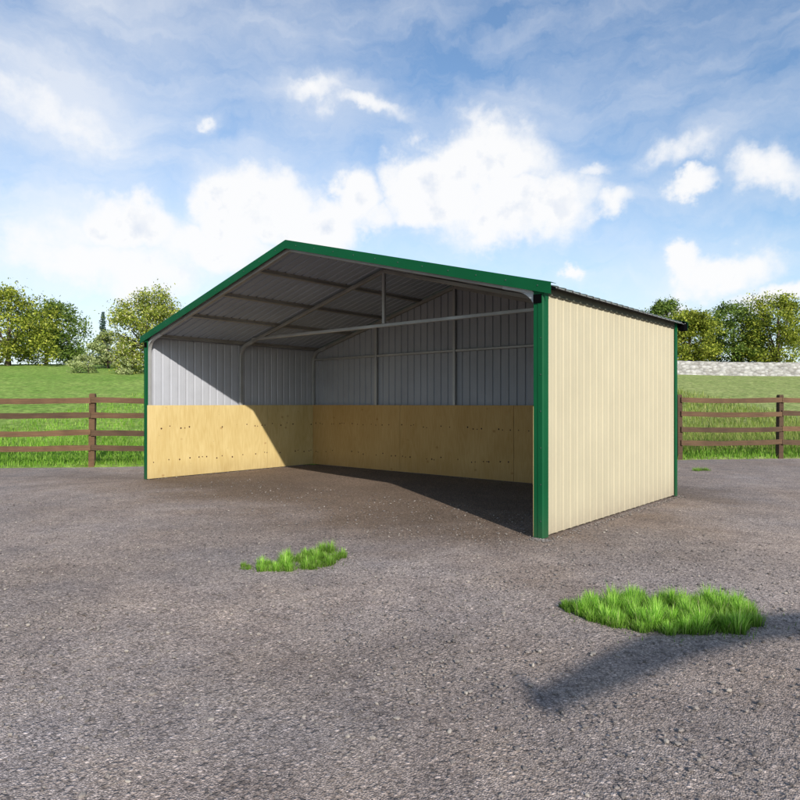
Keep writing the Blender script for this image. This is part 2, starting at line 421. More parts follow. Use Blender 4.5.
PITCH = .1524
def profile(u0, u1, rise):
    pts = []; u = u0
    while u < u1-.001:
        for du, o in ((0, 0), (.050, 0), (.053, -.0015), (.056, 0), (.108, 0), (.117, rise), (.142, rise)):
            if u+du < u1: pts.append((u+du, o))
        u += PITCH
    pts.append((u1, 0)); return pts
def sheet(name, prof, fa, fb, nrm, t, mats):
    """ribbed sheet: fa(u)/fb(u) the two ends of each rib line, nrm the outward normal; slot 0 outside, slot 1 inside"""
    mb = MB(); nrm = V(nrm)
    for (u, o), (u2, o2) in zip(prof[:-1], prof[1:]):
        A, B, A2, B2 = V(fa(u)), V(fb(u)), V(fa(u2)), V(fb(u2))
        n1, n2 = nrm*o, nrm*o2; k = nrm*t
        mb.face([A+n1, A2+n2, B2+n2, B+n1], 0)
        mb.face([A+n1-k, B+n1-k, B2+n2-k, A2+n2-k], 1)
        mb.face([A+n1, A+n1-k, A2+n2-k, A2+n2], len(mats)-1 if len(mats) > 2 else 0); mb.face([B+n1, B2+n2, B2+n2-k, B+n1-k], 0)
    for (u, o) in (prof[0], prof[-1]):
        A, B = V(fa(u)), V(fb(u)); mb.face([A+nrm*o, B+nrm*o, B+nrm*(o-t), A+nrm*(o-t)], 0)
    return mb.build(name, mats, shed)
T = .003
sheet('side_wall', profile(.02, D-.02, .0075), lambda u: (W-.018, u, .015), lambda u: (W-.018, u, H-.035), (1, 0, 0), T, [M['cream'], M['grey_in']], )
sheet('side_wall', profile(.02, D-.02, .0075), lambda u: (.018, u, .015), lambda u: (.018, u, H-.035), (-1, 0, 0), T, [M['cream'], M['grey_in']])
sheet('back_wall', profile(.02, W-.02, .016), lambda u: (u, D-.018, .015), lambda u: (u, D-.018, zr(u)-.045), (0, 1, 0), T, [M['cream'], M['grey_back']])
OV = .092; Y0, Y1 = -.012, D+.155
nL = V((-SL, 0, 1)).normalized(); nR = V((SL, 0, 1)).normalized()
RD = .034                                              # sheet below trim top
sheet('roof_panel', profile(Y0, Y1, .017), lambda u: (-OV, u, zr(-OV)-RD), lambda u: (W/2, u, ZP-RD), nL, T, [M['roof_top'], M['roof_under'], M['edge']])
sheet('roof_panel', profile(Y0, Y1, .017), lambda u: (W+OV, u, zr(W+OV)-RD), lambda u: (W/2, u, ZP-RD), nR, T, [M['roof_top'], M['roof_under'], M['edge']])
# ridge cap
mb = MB()
for sgn in (-1, 1):
    x0, x1 = W/2, W/2+sgn*.17
    mb.face([(x0, Y0+.01, ZP-.006), (x0, Y1+.01, ZP-.006), (x1, Y1+.01, zr(x1)-.009), (x1, Y0+.01, zr(x1)-.009)])
    mb.face([(x0, Y0+.01, ZP-.010), (x1, Y0+.01, zr(x1)-.013), (x1, Y1+.01, zr(x1)-.013), (x0, Y1+.01, ZP-.010)])
    mb.face([(x1, Y0+.01, zr(x1)-.009), (x1, Y1+.01, zr(x1)-.009), (x1, Y1+.01, zr(x1)-.026), (x1, Y0+.01, zr(x1)-.026)])
mb.build('ridge_cap', M['roof_top'], shed)
# rake trim: L section along each slope, front and back, with little screw heads
def rake(sgn, front):
    mb = MB(); xe = W/2+sgn*(W/2+OV+.004); xr = W/2+sgn*.0005
    yf = -.030 if front else D+.17; yb = .075 if front else D+.016; oy = -1 if front else 1
    zt = 0.004; hgt = .106 if front else .10
    sec = [(yf, zt), (yf, -hgt), (yf-oy*.014, -hgt), (yf-oy*.014, -hgt+.003), (yf-oy*.003, -hgt+.003), (yf-oy*.003, zt-.003), (yb, zt-.003), (yb, zt)]
    rings = [[(x, y, zr(x)+z) for y, z in sec] for x in (xe, xr)]
    mb.grid(rings, True, True, 0)
    L = 11
    for i in range(L):
        x = xe+(xr-xe)*(i+.4)/L
        mb.disc((x, yf+oy*.0005, zr(x)-.05), (0, oy, 0), .008, .004, 8, 1)
    ob = mb.build('rake_trim', [M['green'], M['screw']], shed); fix_normals(ob)
    # wider shadow-side closure of the eave end
    mb = MB()
    a, b = sorted((xe-sgn*.004, xe-sgn*(.020 if front else .085)))
    mb.box((a, min(yf-oy*.006, yb), zr(xe)-.115 if not front else zr(xe)-.06), (b, max(yf-oy*.006, yb), zr(xe)-.012 if not front else zr(xe)-.03))
    mb.build('eave_closure', M['black'], ob)
for sgn in (-1, 1): rake(sgn, True); rake(sgn, False)
# dark strips that paint in the shade under the eaves, behind the overhang
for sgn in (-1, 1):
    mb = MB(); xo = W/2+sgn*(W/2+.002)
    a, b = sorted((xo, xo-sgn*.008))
    mb.box((a, .092, H-.118), (b, D-.092, H-.036)); mb.build('eave_shade_strip', M['eave_shade'], shed)
# corner trims
CT = {}
def corner(cx, cy, sx, sy):
    """L section: legs run from the outer corner inwards (sx, sy point outwards)"""
    a = .104; bl = .098; t = .003; e = .012
    x0, y0 = cx+sx*.010, cy+sy*.010
    sec = [(x0-sx*e, y0), (x0-sx*a*.55, y0), (x0-sx*(a*.55+.006), y0-sy*.006), (x0-sx*a, y0-sy*.006), (x0-sx*a, y0-sy*.022), (x0-sx*(a-t), y0-sy*.022), (x0-sx*(a-t), y0-sy*(t+.006)), (x0-sx*e, y0-sy*(t+.006)), (x0-sx*(t+.006), y0-sy*e),
           (x0-sx*(t+.006), y0-sy*bl), (x0, y0-sy*bl), (x0, y0-sy*e)]
    mb = MB(); top = H-.045
    mb.grid([[(x, y, .004) for x, y in sec], [(x, y, top) for x, y in sec]], True, True, 0)
    for i in range(7):
        z = .16+i*(top-.3)/6
        mb.disc((x0-sx*.028, y0+sy*.0005, z), (0, sy, 0), .007, .004, 8, 1)
    ob = mb.build('corner_trim', [M['green'], M['screw']], shed); fix_normals(ob); CT[(sx, sy)] = ob
for cx, sx in ((0, -1), (W, 1)):
    for cy, sy in ((0, -1), (D, 1)): corner(cx, cy, sx, sy)
# black plugs closing the open header tube beside the front corners
for x in (.012, W-.092):
    mb = MB(); mb.box((x, -.0165, H-.20), (x+.084, -.0115, H-.118)); mb.build('end_plug', M['black'], CT[(-1 if x < 1 else 1, -1)])
# frames -----------------------------------------------------------
TB = .060; RZ = .034+.038+TB/2+.006                      # rafter axis below trim top
def rz(x): return zr(x)-RZ
XP = .052                                              # post axis inside the wall line
def bend(sgn):
    """post rising and bending into the slope"""
    x0 = XP if sgn < 0 else W-XP; d = -sgn; r = .24
    ang = math.pi/2-math.atan(SL); tl = r*math.tan(ang/2)
    zc = rz(x0); P = V((x0, 0, zc))
    sl = V((d, 0, SL)).normalized(); pts = [V((x0, 0, .012))]
    c = V((x0+d*r, 0, zc-tl))
    for i in range(9):
        a = math.pi-ang*i/8
        pts.append(V((c.x+d*math.cos(a)*r, 0, c.z+r*math.sin(a))))
    pts.append(pts[-1]+sl*.22)
    return pts
fy = (.052, D/2, D-.062)
FP = {}
for y in fy:
    for sgn in (-1, 1):
        pts = [V((p.x, y, p.z)) for p in bend(sgn)]
        mb = MB(); mb.sweep(pts, TB, TB, (0, 1, 0)); FP[(sgn, y)] = mb.build('frame_post', M['tube'], shed)
        x0 = W/2+sgn*(W/2-.40)
        mb = MB(); mb.sweep([(x0, y, rz(x0)), (W/2+sgn*.002, y, rz(W/2))], TB-.006, TB-.006, (0, 1, 0)); mb.build('rafter', M['tubedark'], shed)
    # curved gusset in the front corners
for sgn in (-1, 1):
    mb = MB(); y = .018; x0 = XP+TB/2 if sgn < 0 else W-XP-TB/2; d = -sgn
    zt = rz(x0)-TB/2-.004; k = 9; r = .17
    outer = [V((x0, y, zt)), ]
    arc = []
    for i in range(k):
        a = math.pi/2*i/(k-1)
        arc.append(V((x0+d*(r-r*math.cos(a)), y, zt-r+r*math.sin(a)+SL*(r-r*math.cos(a)))))
    for i in range(k-1):
        mb.face([(x0, y, zt), arc[i], arc[i+1]]); 
        mb.face([(x0, y-.004, zt), arc[i+1]-V((0, .004, 0)), arc[i]-V((0, .004, 0))])
        mb.face([arc[i], arc[i]-V((0, .004, 0)), arc[i+1]-V((0, .004, 0)), arc[i+1]])
    mb.build('corner_gusset', M['tube'], FP[(sgn, fy[0])])
mb = MB(); mb.sweep([(.42, D/2, 2.425), (W-.42, D/2, 2.425)], .05, .05, (0, 1, 0)); mb.build('tie_beam', M['tube'], shed)
mb = MB(); mb.sweep([(W/2, D/2, 2.452), (W/2, D/2, rz(W/2)-TB/2)], .05, .05, (0, 1, 0)); mb.build('king_post', M['tube'], shed)
for x in (W/4, W/2, 3*W/4):
    mb = MB(); mb.sweep([(x, D-.062, .012), (x, D-.062, rz(x)-TB/2)], .052, .052, (0, 1, 0)); mb.build('wall_post', M['tube'], shed)
for i in range(4):
    a, b = i*W/4+.03, (i+1)*W/4-.03
    if i == 0: a += .055
    if i == 3: b -= .055
    mb = MB(); mb.sweep([(a, D-.058, 2.155), (b, D-.058, 2.155)], .04, .04, (0, 1, 0)); mb.build('girt', M['tube'], shed)
# purlins: hat channels laid over the rafters
for x in (.15, 1.12, 1.99, 2.87, W-2.87, W-1.99, W-1.12, W-.15):
    mb = MB(); c = zr(x)-.034-.021; s = SL if x < W/2 else -SL
    w = .036
    rings = []
    for y in (-.005, D+.02):
        rings.append([(x+dx, y, c+s*dx+dz) for dx, dz in ((-w-.018, .017), (-w-.018, .014), (-w*.75, .014), (-w*.6, -.018), (w*.6, -.018), (w*.75, .014), (w+.018, .014), (w+.018, .017))])
    mb.grid(rings); ob = mb.build('purlin', M['tubedark'], shed); fix_normals(ob)
# plywood kick boards with rusty screw heads in two loose rows
PT = .016; PH = 1.222
def board(p0, p1, nrm, mat='ply'):
    """sheet between plan points p0, p1; thickness grows along nrm (into the shed)"""
    p0, p1, nrm = V(p0), V(p1), V(nrm); mb = MB(); g = .003
    u = (p1-p0).normalized(); L = (p1-p0).length
    a, b = p0+u*g, p1-u*g
    e = .0015
    ring = lambda z, i: [a+nrm*i+u*i+V((0, 0, z)), b+nrm*i-u*i+V((0, 0, z)), b+nrm*(PT-i)-u*i+V((0, 0, z)), a+nrm*(PT-i)+u*i+V((0, 0, z))]
    mb.grid([ring(.008, e), ring(.008+e, 0), ring(PH-e, 0), ring(PH, e)], True, True, 0)
    for z in (.29, .84):
        n = int(L/.17)
        for i in range(n):
            if random.random() < .28: continue
            t = (i+random.uniform(.2, .8))/n*L
            zz = z+random.uniform(-.022, .03)
            mb.disc(p0+u*t+nrm*(PT-.0006)+V((0, 0, zz)), nrm, random.uniform(.011, .018), .0022, 9, 1)
            if random.random() < .25:
                mb.disc(p0+u*(t+random.uniform(.05, .08))+nrm*(PT-.0006)+V((0, 0, zz+random.uniform(-.02, .02))), nrm, .012, .002, 9, 1)
    for i in range(int(L*3)):
        mb.disc(p0+u*random.uniform(.1, L-.1)+nrm*(PT-.0008)+V((0, 0, random.uniform(.08, 1.1))), nrm, random.uniform(.003, .006), .0015, 7, 1)
    ob = mb.build('kick_board', [M[mat], M['knot']], shed, origin=(p0+p1)/2); fix_normals(ob)
xi = XP+TB/2+.001; yi = D-.062-TB/2-.002
board((xi, -.006, 0), (xi, 2.44, 0), (1, 0, 0)); board((xi, 2.44, 0), (xi, yi-PT-.001, 0), (1, 0, 0))
board((W-xi, -.006, 0), (W-xi, 2.44, 0), (-1, 0, 0)); board((W-xi, 2.44, 0), (W-xi, yi-PT-.001, 0), (-1, 0, 0))
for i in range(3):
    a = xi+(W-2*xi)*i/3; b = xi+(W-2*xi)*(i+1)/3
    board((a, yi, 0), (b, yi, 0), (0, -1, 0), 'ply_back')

# ------------------------------------------------------------------ fences
def fence(a_list, label):
    base = field(a_list[0], fence_d(a_list[0]))
    f = empty('rail_fence', base, label, 'fence', None)
    ang = FENCE_SLOPE
    dirv = (RT+FW*ang).normalized(); nv = V((0, 0, 1)).cross(dirv)
    for i, a in enumerate(a_list):
        p = field(a, fence_d(a)); mb = MB()
        lean = random.uniform(-.012, .012); q = .055
        rings = []
        for z, k in ((-.05, 1), (.4, 1.02), (1.0, .98), (1.42, .96), (1.45, .8)):
            rings.append([p+dirv*(x*q*k+lean*z)+nv*(y*q*k)+V((0, 0, z)) for x, y in ((-1, -1), (1, -1), (1, 1), (-1, 1))])
        mb.grid(rings); mb.build('post', M['wood'], f, origin=p)
    for a0, a1 in zip(a_list[:-1], a_list[1:]):
        for z in (1.32, 1.025, .675, .375):
            p0 = field(a0, fence_d(a0))-nv*.075; p1 = field(a1, fence_d(a1))-nv*.075
            mb = MB(); rings = []
            j0, j1 = random.uniform(-.012, .012), random.uniform(-.012, .012)
            for k in range(6):
                t = k/5; p = p0.lerp(p1, t)+dirv*(.004 if k == 0 else -.004 if k == 5 else 0)
                zz = z+j0+(j1-j0)*t-.018*math.sin(math.pi*t)+random.uniform(-.006, .006); hh = .055+random.uniform(-.004, .004)
                rings.append([p+nv*y+V((0, 0, zz+h)) for y, h in ((-.018, -hh), (.018, -hh), (.018, hh), (-.018, hh))])
            mb.grid(rings)
            ob = mb.build('rail', M['wood'], f, origin=(p0+p1)/2); fix_normals(ob)
fence([-10.98, -8.54, -6.10, -3.66], 'weathered brown four rail wooden fence to the left of the shed')
fence([6.24, 8.68, 11.12, 13.56], 'weathered brown four rail wooden fence to the right of the shed')

# ------------------------------------------------------------------ stone wall behind the right field
mb = MB(); wc = field(14, 51)
N = 240; rings = []
for i in range(N+1):
    a = -2+i*36/N; d = 51+.03*a; zb = meadow_h(a, d)-.25; h = 1.33+.05*noise.noise(V((a*1.7, 0, 4)))+.04*noise.noise(V((a*6, 0, 4)))
    rings.append([field(a, d+y, zb+z*h) for y, z in ((-.3, 0), (-.27, .55), (-.22, .97), (.0, 1.0), (.22, .97), (.3, 0))])
mb.grid(rings)
o = mb.build('stone_wall', M['stone'], origin=rings[N//2][0]); fix_normals(o)
tag(o, 'low pale grey stone wall along the top of the right hand field', 'wall')

# ------------------------------------------------------------------ grass
def blade(mb, p, h, w, lean, az, mi=0):
    dx, dy = math.cos(az), math.sin(az); sx, sy = -dy, dx
    prev = None
    for t, ww in ((0, 1), (.5, .8), (1, .12)):
        c = V((p[0]+dx*lean*h*t*t, p[1]+dy*lean*h*t*t, p[2]+h*t*(1-.18*lean*t)))
        cur = (c-V((sx, sy, 0))*w*ww/2, c+V((sx, sy, 0))*w*ww/2)
        if prev:
            n0 = len(mb.v)
            if t < 1: mb.v += [tuple(q) for q in (prev[0], prev[1], cur[1], cur[0])]; mb.f.append((n0, n0+1, n0+2, n0+3))
            else:
                mb.v += [tuple(prev[0]), tuple(prev[1]), tuple(c)]; mb.f.append((n0, n0+1, n0+2))
            mb.m.append(mi)
        prev = cur
def weld(ob):
    bm = bmesh.new(); bm.from_mesh(ob.data); bmesh.ops.remove_doubles(bm, verts=bm.verts, dist=.0004); bm.to_mesh(ob.data); bm.free()
def inside(p, poly):
    c = False; j = len(poly)-1
    for i in range(len(poly)):
        if (poly[i][1] > p[1]) != (poly[j][1] > p[1]) and p[0] < (poly[j][0]-poly[i][0])*(p[1]-poly[i][1])/(poly[j][1]-poly[i][1])+poly[i][0]: c = not c
        j = i
    return c
def patch(poly, n, h0, h1, label, clumps, sd):
    """poly in (across, along) metres; tufts of upright blades, each tuft with its own height"""
    xs_ = [p[0] for p in poly]; ys_ = [p[1] for p in poly]; mb = MB(); k = 0
    cl = []
    while len(cl) < clumps:
        q = max(((random.uniform(min(xs_), max(xs_)), random.uniform(min(ys_), max(ys_))) for _ in range(6)),
                key=lambda q: (inside(q, poly), min([math.hypot(q[0]-c[0][0], q[1]-c[0][1]) for c in cl] or [1])))
        if inside(q, poly): cl.append((q, random.choice((.5, .7, .85, 1, 1.1, 1.25))*random.uniform(.9, 1.1)))
    while k < n:
        (cx, cy), hs = cl[k % len(cl)]
        q = (random.gauss(cx, sd), random.gauss(cy, sd))
        dc = math.hypot(q[0]-cx, q[1]-cy)
        stray = n > 5000 and random.random() < .04
        if stray: q = (random.gauss(cx, sd*2.6), random.gauss(cy, sd*2.6))
        elif not inside(q, poly) and dc > sd*1.3: k += 1; continue
        p = field(q[0], q[1], -.006)
        h = random.uniform(h0, h1)*hs*max(.4, 1-.28*dc/sd)*(.5 if stray else 1)
        v = field(*q)-field(cx, cy)
        blade(mb, p, h, random.uniform(.003, .0055), random.uniform(.03, .3)+.22*dc/sd, math.atan2(v.y, v.x)+random.gauss(0, .7))
        k += 1
    cxy = field(sum(xs_)/len(xs_), sum(ys_)/len(ys_))
    o = mb.build('grass_clump', M['blade'], origin=cxy); weld(o); tag(o, label, 'grass', 'grass clumps growing out of the gravel')
def px(x, y):
    d = FPX*CAM.z/(y-HZ); return ((x-400)/FPX*d, d)
small = [px(*q) for q in ((254, 569), (262, 571.5), (280, 572), (300, 570), (322, 568), (337, 563), (344, 556), (338, 552), (322, 551), (305, 555), (285, 560), (266, 565))]
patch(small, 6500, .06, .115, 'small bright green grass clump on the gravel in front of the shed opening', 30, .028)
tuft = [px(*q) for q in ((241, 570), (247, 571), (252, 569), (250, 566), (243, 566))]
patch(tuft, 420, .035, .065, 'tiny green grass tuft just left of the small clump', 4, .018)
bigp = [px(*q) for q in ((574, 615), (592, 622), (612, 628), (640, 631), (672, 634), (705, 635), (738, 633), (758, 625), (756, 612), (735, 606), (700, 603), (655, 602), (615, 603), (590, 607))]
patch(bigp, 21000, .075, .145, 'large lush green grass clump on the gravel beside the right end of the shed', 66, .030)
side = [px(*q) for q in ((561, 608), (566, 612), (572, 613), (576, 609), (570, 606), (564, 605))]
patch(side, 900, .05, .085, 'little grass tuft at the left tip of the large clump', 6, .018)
farp = [px(*q) for q in ((693, 470.5), (700, 471), (708, 470.6), (708, 469.7), (700, 469.4), (694, 469.8))]
patch(farp, 600, .05, .08, 'small distant grass tuft on the gravel below the right fence', 12, .05)

# meadow grass that grows along the fence, uncountable
mb = MB(); k = 0
while k < 62000:
    a = random.uniform(-11.5, 14); s = random.expovariate(1/3.0)-.05 if k < 34000 else random.uniform(.5, 36)
    if k > 52000: a = random.uniform(5, 15)
    if s > 38 or (-4.2 < a < 4.5 and random.random() < .85): continue
    d = fence_d(a)+s
    dry = 1/(1+math.exp(-(a-4.5)*1.2)); dry *= min(1, max(0, (s-.55)/.8))
    p = field(a, d, meadow_h(a, d)-.02 if s > .1 else -.004)
    h = random.uniform(.10, .22)*(1+.9*dry)*(1+.03*s)*(.6 if s > 5 else 1)
    if s < .5: h *= .8
    blade(mb, p, h, random.uniform(.010, .02)*(1+.06*s), random.uniform(.1, .7), random.uniform(0, 6.28), 1 if random.random() < dry else 0)
    k += 1
o = mb.build('meadow_grass', [M['fieldblade'], M['olive']]); weld(o); tag(o, 'rough field grass growing along and behind the fences', 'grass', None, 'stuff')

# ------------------------------------------------------------------ trees
def leaves(mb, c, n, spread, size, flat=.75):
    for _ in range(n):
        p = V(c)+V((random.gauss(0, spread), random.gauss(0, spread), random.gauss(0, spread*flat)))
        nn = V((random.gauss(0, 1), random.gauss(0, 1), random.gauss(.5, 1))).normalized()
        u = nn.orthogonal().normalized(); u = Matrix.Rotation(random.uniform(0, 6.28), 3, nn) @ u; w = nn.cross(u)
        L = size*random.uniform(.6, 1.3); B = L*random.uniform(.4, .65)
        mb.face([p-u*L*.5, p+w*B*.5, p+u*L*.5, p-w*B*.5])
def broadleaf(name, a, d, top, wid, low, mat, label, clumps, per, leaf, group='trees beyond the field', z0=None):
    """top: height of crown top above the foot, wid: crown width, low: height of the lowest leaves"""
    zb = meadow_h(a, d)-.05 if z0 is None else z0
    base = field(a, d, zb); t = empty(name, base, label, 'tree', group)
    ch = (top-low)/2; cc = base+V((0, 0, low+ch)); ends = []
    cr = MB()
    for i in range(clumps):
        while True:
            q = V((random.uniform(-1, 1), random.uniform(-1, 1), random.uniform(-1, 1)))
            if .25 < q.length < 1: break
        th = random.uniform(0, 6.283); zz = random.uniform(-1, 1); rr = math.sqrt(random.uniform(.05, 1))
        env = math.sqrt(max(.05, 1-max(0, zz)**2.2)) if zz > 0 else 1-.22*zz*zz
        q = V((math.cos(th)*rr*env, math.sin(th)*rr*env, zz))
        bulge = 1+.42*noise.noise(V((q.x*1.8+a, q.y*1.8+d, q.z*1.8)))
        c = cc+V((q.x*wid/2*bulge, q.y*wid/2*bulge, q.z*ch*.92*bulge))
        sp = random.uniform(.05, .11)*wid*.75
        leaves(cr, c, int(per*random.uniform(.6, 1.3)), sp, leaf); ends.append(c)
    tr = MB(); r0 = .035*top
    fork = base+V((random.uniform(-.1, .1), random.uniform(-.1, .1), max(low*.9, top*.16)))
    tr.tube([base-V((0, 0, .2)), base.lerp(fork, .5)+V((.04, 0, 0)), fork, cc+V((0, 0, ch*.35))], [r0*1.25, r0*.95, r0*.8, r0*.25], 8)
    for c in random.sample(ends, min(9, len(ends))):
        m_ = fork.lerp(c, .5)+V((random.uniform(-.2, .2), random.uniform(-.2, .2), .15*ch))
        tr.tube([fork, m_, c], [r0*.45, r0*.25, r0*.06], 6)
    tr.build('trunk', M['bark'], t, origin=base, smooth=True)
    cr.build('crown', mat, t, origin=cc)
    return t
def conifer(a, d, h, w, label, group=None):
    zb = meadow_h(a, d)-.05; base = field(a, d, zb); t = empty('conifer', base, label, 'tree', group)
    tr = MB(); tr.tube([base, base+V((0, 0, h*.97))], [.02*h, .003*h], 7); tr.build('trunk', M['bark'], t, origin=base)
    cr = MB(); L = int(h*3.2)
    for i in range(L):
        f = i/L; z = h*(.1+.9*f); r = w/2*(1-f)**.85+.05
        for k in range(int(5+7*(1-f))):
            az = random.uniform(0, 6.28); rr = r*random.uniform(.6, 1.1)
            for s in range(int(6+10*(1-f))):
                q = random.random(); p = base+V((math.cos(az)*rr*q, math.sin(az)*rr*q, z-rr*.25*q+random.gauss(0, .08)))
                leaves(cr, p, 1, .10, .34)
    cr.build('crown', M['needle'], t, origin=base+V((0, 0, h*.5)))
def tree_px(x, ytop, wpx, d, ylow=None):
    s = FPX/d; a = (x-400)/s; zb = meadow_h(a, d)
    top = (HZ-ytop)/s+CAM.z-zb; low = ((HZ-ylow)/s+CAM.z-zb) if ylow else .3
    return a, d, top, wpx/s, max(.1, low)
a, d, top, wid, low = tree_px(152, 294, 78, 45, 374)
broadleaf('blossom_tree', a, d, top, wid, low, M['lf_blossom'], 'sunlit yellow green blossoming tree by the left corner of the shed', 120, 210, .165)
a, d, top, wid, low = tree_px(108, 334, 40, 50, 378)
broadleaf('pale_bush', a, d, top, wid, low, M['lf_pale'], 'pale green rounded bush in front of the dark conifers, left of the blossoming tree', 45, 90, .22)
a, d, top, wid, low = tree_px(46, 306, 78, 54)
broadleaf('broadleaf_tree', a, d, top, wid, low, M['lf_green'], 'green tree beyond the left fence, next to the pale bush', 110, 140, .21)
a, d, top, wid, low = tree_px(8, 290, 100, 50)
broadleaf('broadleaf_tree', a, d, top, wid, low, M['lf_yellow'], 'yellow green tree at the far left edge beyond the fence', 110, 140, .21)
for x, yt, w_, dd, lb in ((103, 311, 18, 96, 'dark blue green conifer rising on the skyline above the pale bush'),):
    a, d, top, wid, low = tree_px(x, yt, w_, dd); conifer(a, d, top, wid, lb)
for x, yt, w_, dd, mt, lb, nm in ((690, 311, 60, 57, 'lf_yellow', 'yellow green bushy tree just right of the shed above the stone wall', 'broadleaf_tree'),
                              (662, 301, 44, 66, 'lf_green', 'green treetop peeking over the back right corner of the shed roof', 'broadleaf_tree'),
                              (733, 303, 66, 60, 'lf_green', 'darker green tree second from the shed behind the stone wall', 'broadleaf_tree'),
                              (778, 296, 74, 58, 'lf_yellow', 'yellow green tree at the right edge behind the stone wall', 'broadleaf_tree')):
    a, d, top, wid, low = tree_px(x, yt, w_, dd, 366)
    broadleaf(nm, a, d, top, wid, low, M[mt], lb, 110, 170, .21)
# an old bare, lopped tree stands right of the yard; its long bough throws the shadow across the gravel
tb = V((16.5, -3.0, 0)); t = empty('bare_tree', tb, 'old bare lopped tree with one long bough standing right of the yard', 'tree')
fk = tb+V((0, 0, 3.4)); tr = MB()
tr.tube([tb-V((0, 0, .2)), tb+V((.03, .02, 1.2)), tb+V((-.02, .0, 2.4)), fk, fk+V((.05, 0, .12))], [.21, .16, .14, .13, .05], 12); tr.build('trunk', M['bark'], t, origin=tb, smooth=True)
def from_shadow(x, y, h): return V((x, y, 0))+SUN*(h/SUN.z)
tip = from_shadow(9.01, -2.45, 3.45)
tr = MB(); tr.tube([fk-V((0, 0, .1)), from_shadow(9.98, -.62, 3.5), from_shadow(9.32, -1.42, 3.5), from_shadow(9.10, -1.95, 3.48), tip, from_shadow(8.92, -3.0, 3.42)], [.09, .09, .09, .085, .075, .045], 10)
tr.build('bough', M['bark'], t, origin=fk, smooth=True)
tr = MB(); tr.tube([from_shadow(8.93, -2.93, 3.43), from_shadow(8.80, -2.86, 3.5), from_shadow(8.69, -2.77, 3.52)], [.03, .026, .012], 8); tr.build('twig', M['bark'], t, origin=fk, smooth=True)
# low scrub at the foot of the left trees
for x, yt, w_, dd, lb in ((172, 352, 34, 44, 'low scrubby bush under the blossoming tree beside the shed post'), (128, 358, 30, 43, 'low scrubby bush at the foot of the blossoming tree'),
                          (88, 356, 34, 44, 'low scrubby bush between the pale bush and the green tree')):
    a, d, top, wid, low = tree_px(x, yt, w_, dd, 379)
    t = broadleaf('scrub_bush', a, d, top, wid, low, M['lf_pale'], lb, 16, 90, .16, 'low bushes at the field edge'); t['category'] = 'bush'

# ------------------------------------------------------------------ sky, sun, camera
w = bpy.data.worlds.new('World'); sc.world = w; w.use_nodes = True
nt = w.node_tree; bg = nt.nodes['Background']
sky = nd(nt, 'ShaderNodeTexSky', sky_type='NISHITA'); sky.sun_disc = False
elev = math.asin(SUN.z); sky.sun_elevation = elev; sky.sun_rotation = math.atan2(SUN.x, SUN.y)
sky.air_density = 1.1; sky.dust_density = .6; sky.ozone_density = 1.6; sky.altitude = 200
SKYS = .14
tc = nd(nt, 'ShaderNodeTexCoord'); dirn = tc.outputs['Generated']
def vdot(vec):
    n_ = nd(nt, 'ShaderNodeVectorMath', operation='DOT_PRODUCT'); lk(nt, dirn, n_.inputs[0]); n_.inputs[1].default_value = vec; return n_.outputs['Value']
u_ = mth(nt, 'ARCTAN2', vdot(RT), vdot(FW)); v_ = mth(nt, 'ARCSINE', vdot((0, 0, 1)))
cmb = nd(nt, 'ShaderNodeCombineXYZ'); lk(nt, u_, cmb.inputs[0]); lk(nt, v_, cmb.inputs[1])
wn = noise_tex(nt, dirn, 6.5, 6, .6)
w1 = nd(nt, 'ShaderNodeVectorMath', operation='SUBTRACT'); lk(nt, wn.outputs['Color'], w1.inputs[0]); w1.inputs[1].default_value = (.5, .5, .5)
w2 = nd(nt, 'ShaderNodeVectorMath', operation='SCALE'); lk(nt, w1.outputs[0], w2.inputs[0]); w2.inputs['Scale'].default_value = .16
w3 = nd(nt, 'ShaderNodeVectorMath', operation='ADD'); lk(nt, cmb.outputs[0], w3.inputs[0]); lk(nt, w2.outputs[0], w3.inputs[1])
UV = w3.outputs[0]
def ang(x, y):
    a = (x-400)/FPX; b = (HZ-y)/FPX
    return math.atan(a), math.atan(b/math.sqrt(1+a*a))
# cumulus banks: direction in the sky (azimuth, elevation), half widths, weight
CL = [(490, 160, 78, 56, 1.1), (436, 186, 66, 46, 1.1), (525, 205, 82, 46, 1.0), (410, 215, 45, 28, .8), (500, 128, 34, 20, .9), (480, 238, 110, 20, .6), (600, 212, 46, 20, .7), (580, 172, 34, 12, .62),
      (262, 205, 66, 46, 1.1), (310, 222, 60, 36, 1.0), (352, 203, 36, 34, 1.05), (372, 225, 46, 24, .8), (225, 245, 90, 28, .8), (128, 228, 58, 28, .95), (105, 270, 120, 26, .72), (60, 240, 56, 40, .7),
      (682, 190, 26, 12, .8), (680, 160, 50, 22, .6), (760, 180, 46, 22, .7), (692, 258, 22, 22, 1.0), (735, 265, 50, 28, 1.0), (663, 297, 27, 13, 1.0), (780, 300, 60, 16, .8), (560, 273, 14, 9, .8),
      (365, 98, 46, 14, .75), (190, 118, 16, 9, .7), (330, 84, 50, 14, .6), (60, 120, 70, 30, .6)]
dens = None
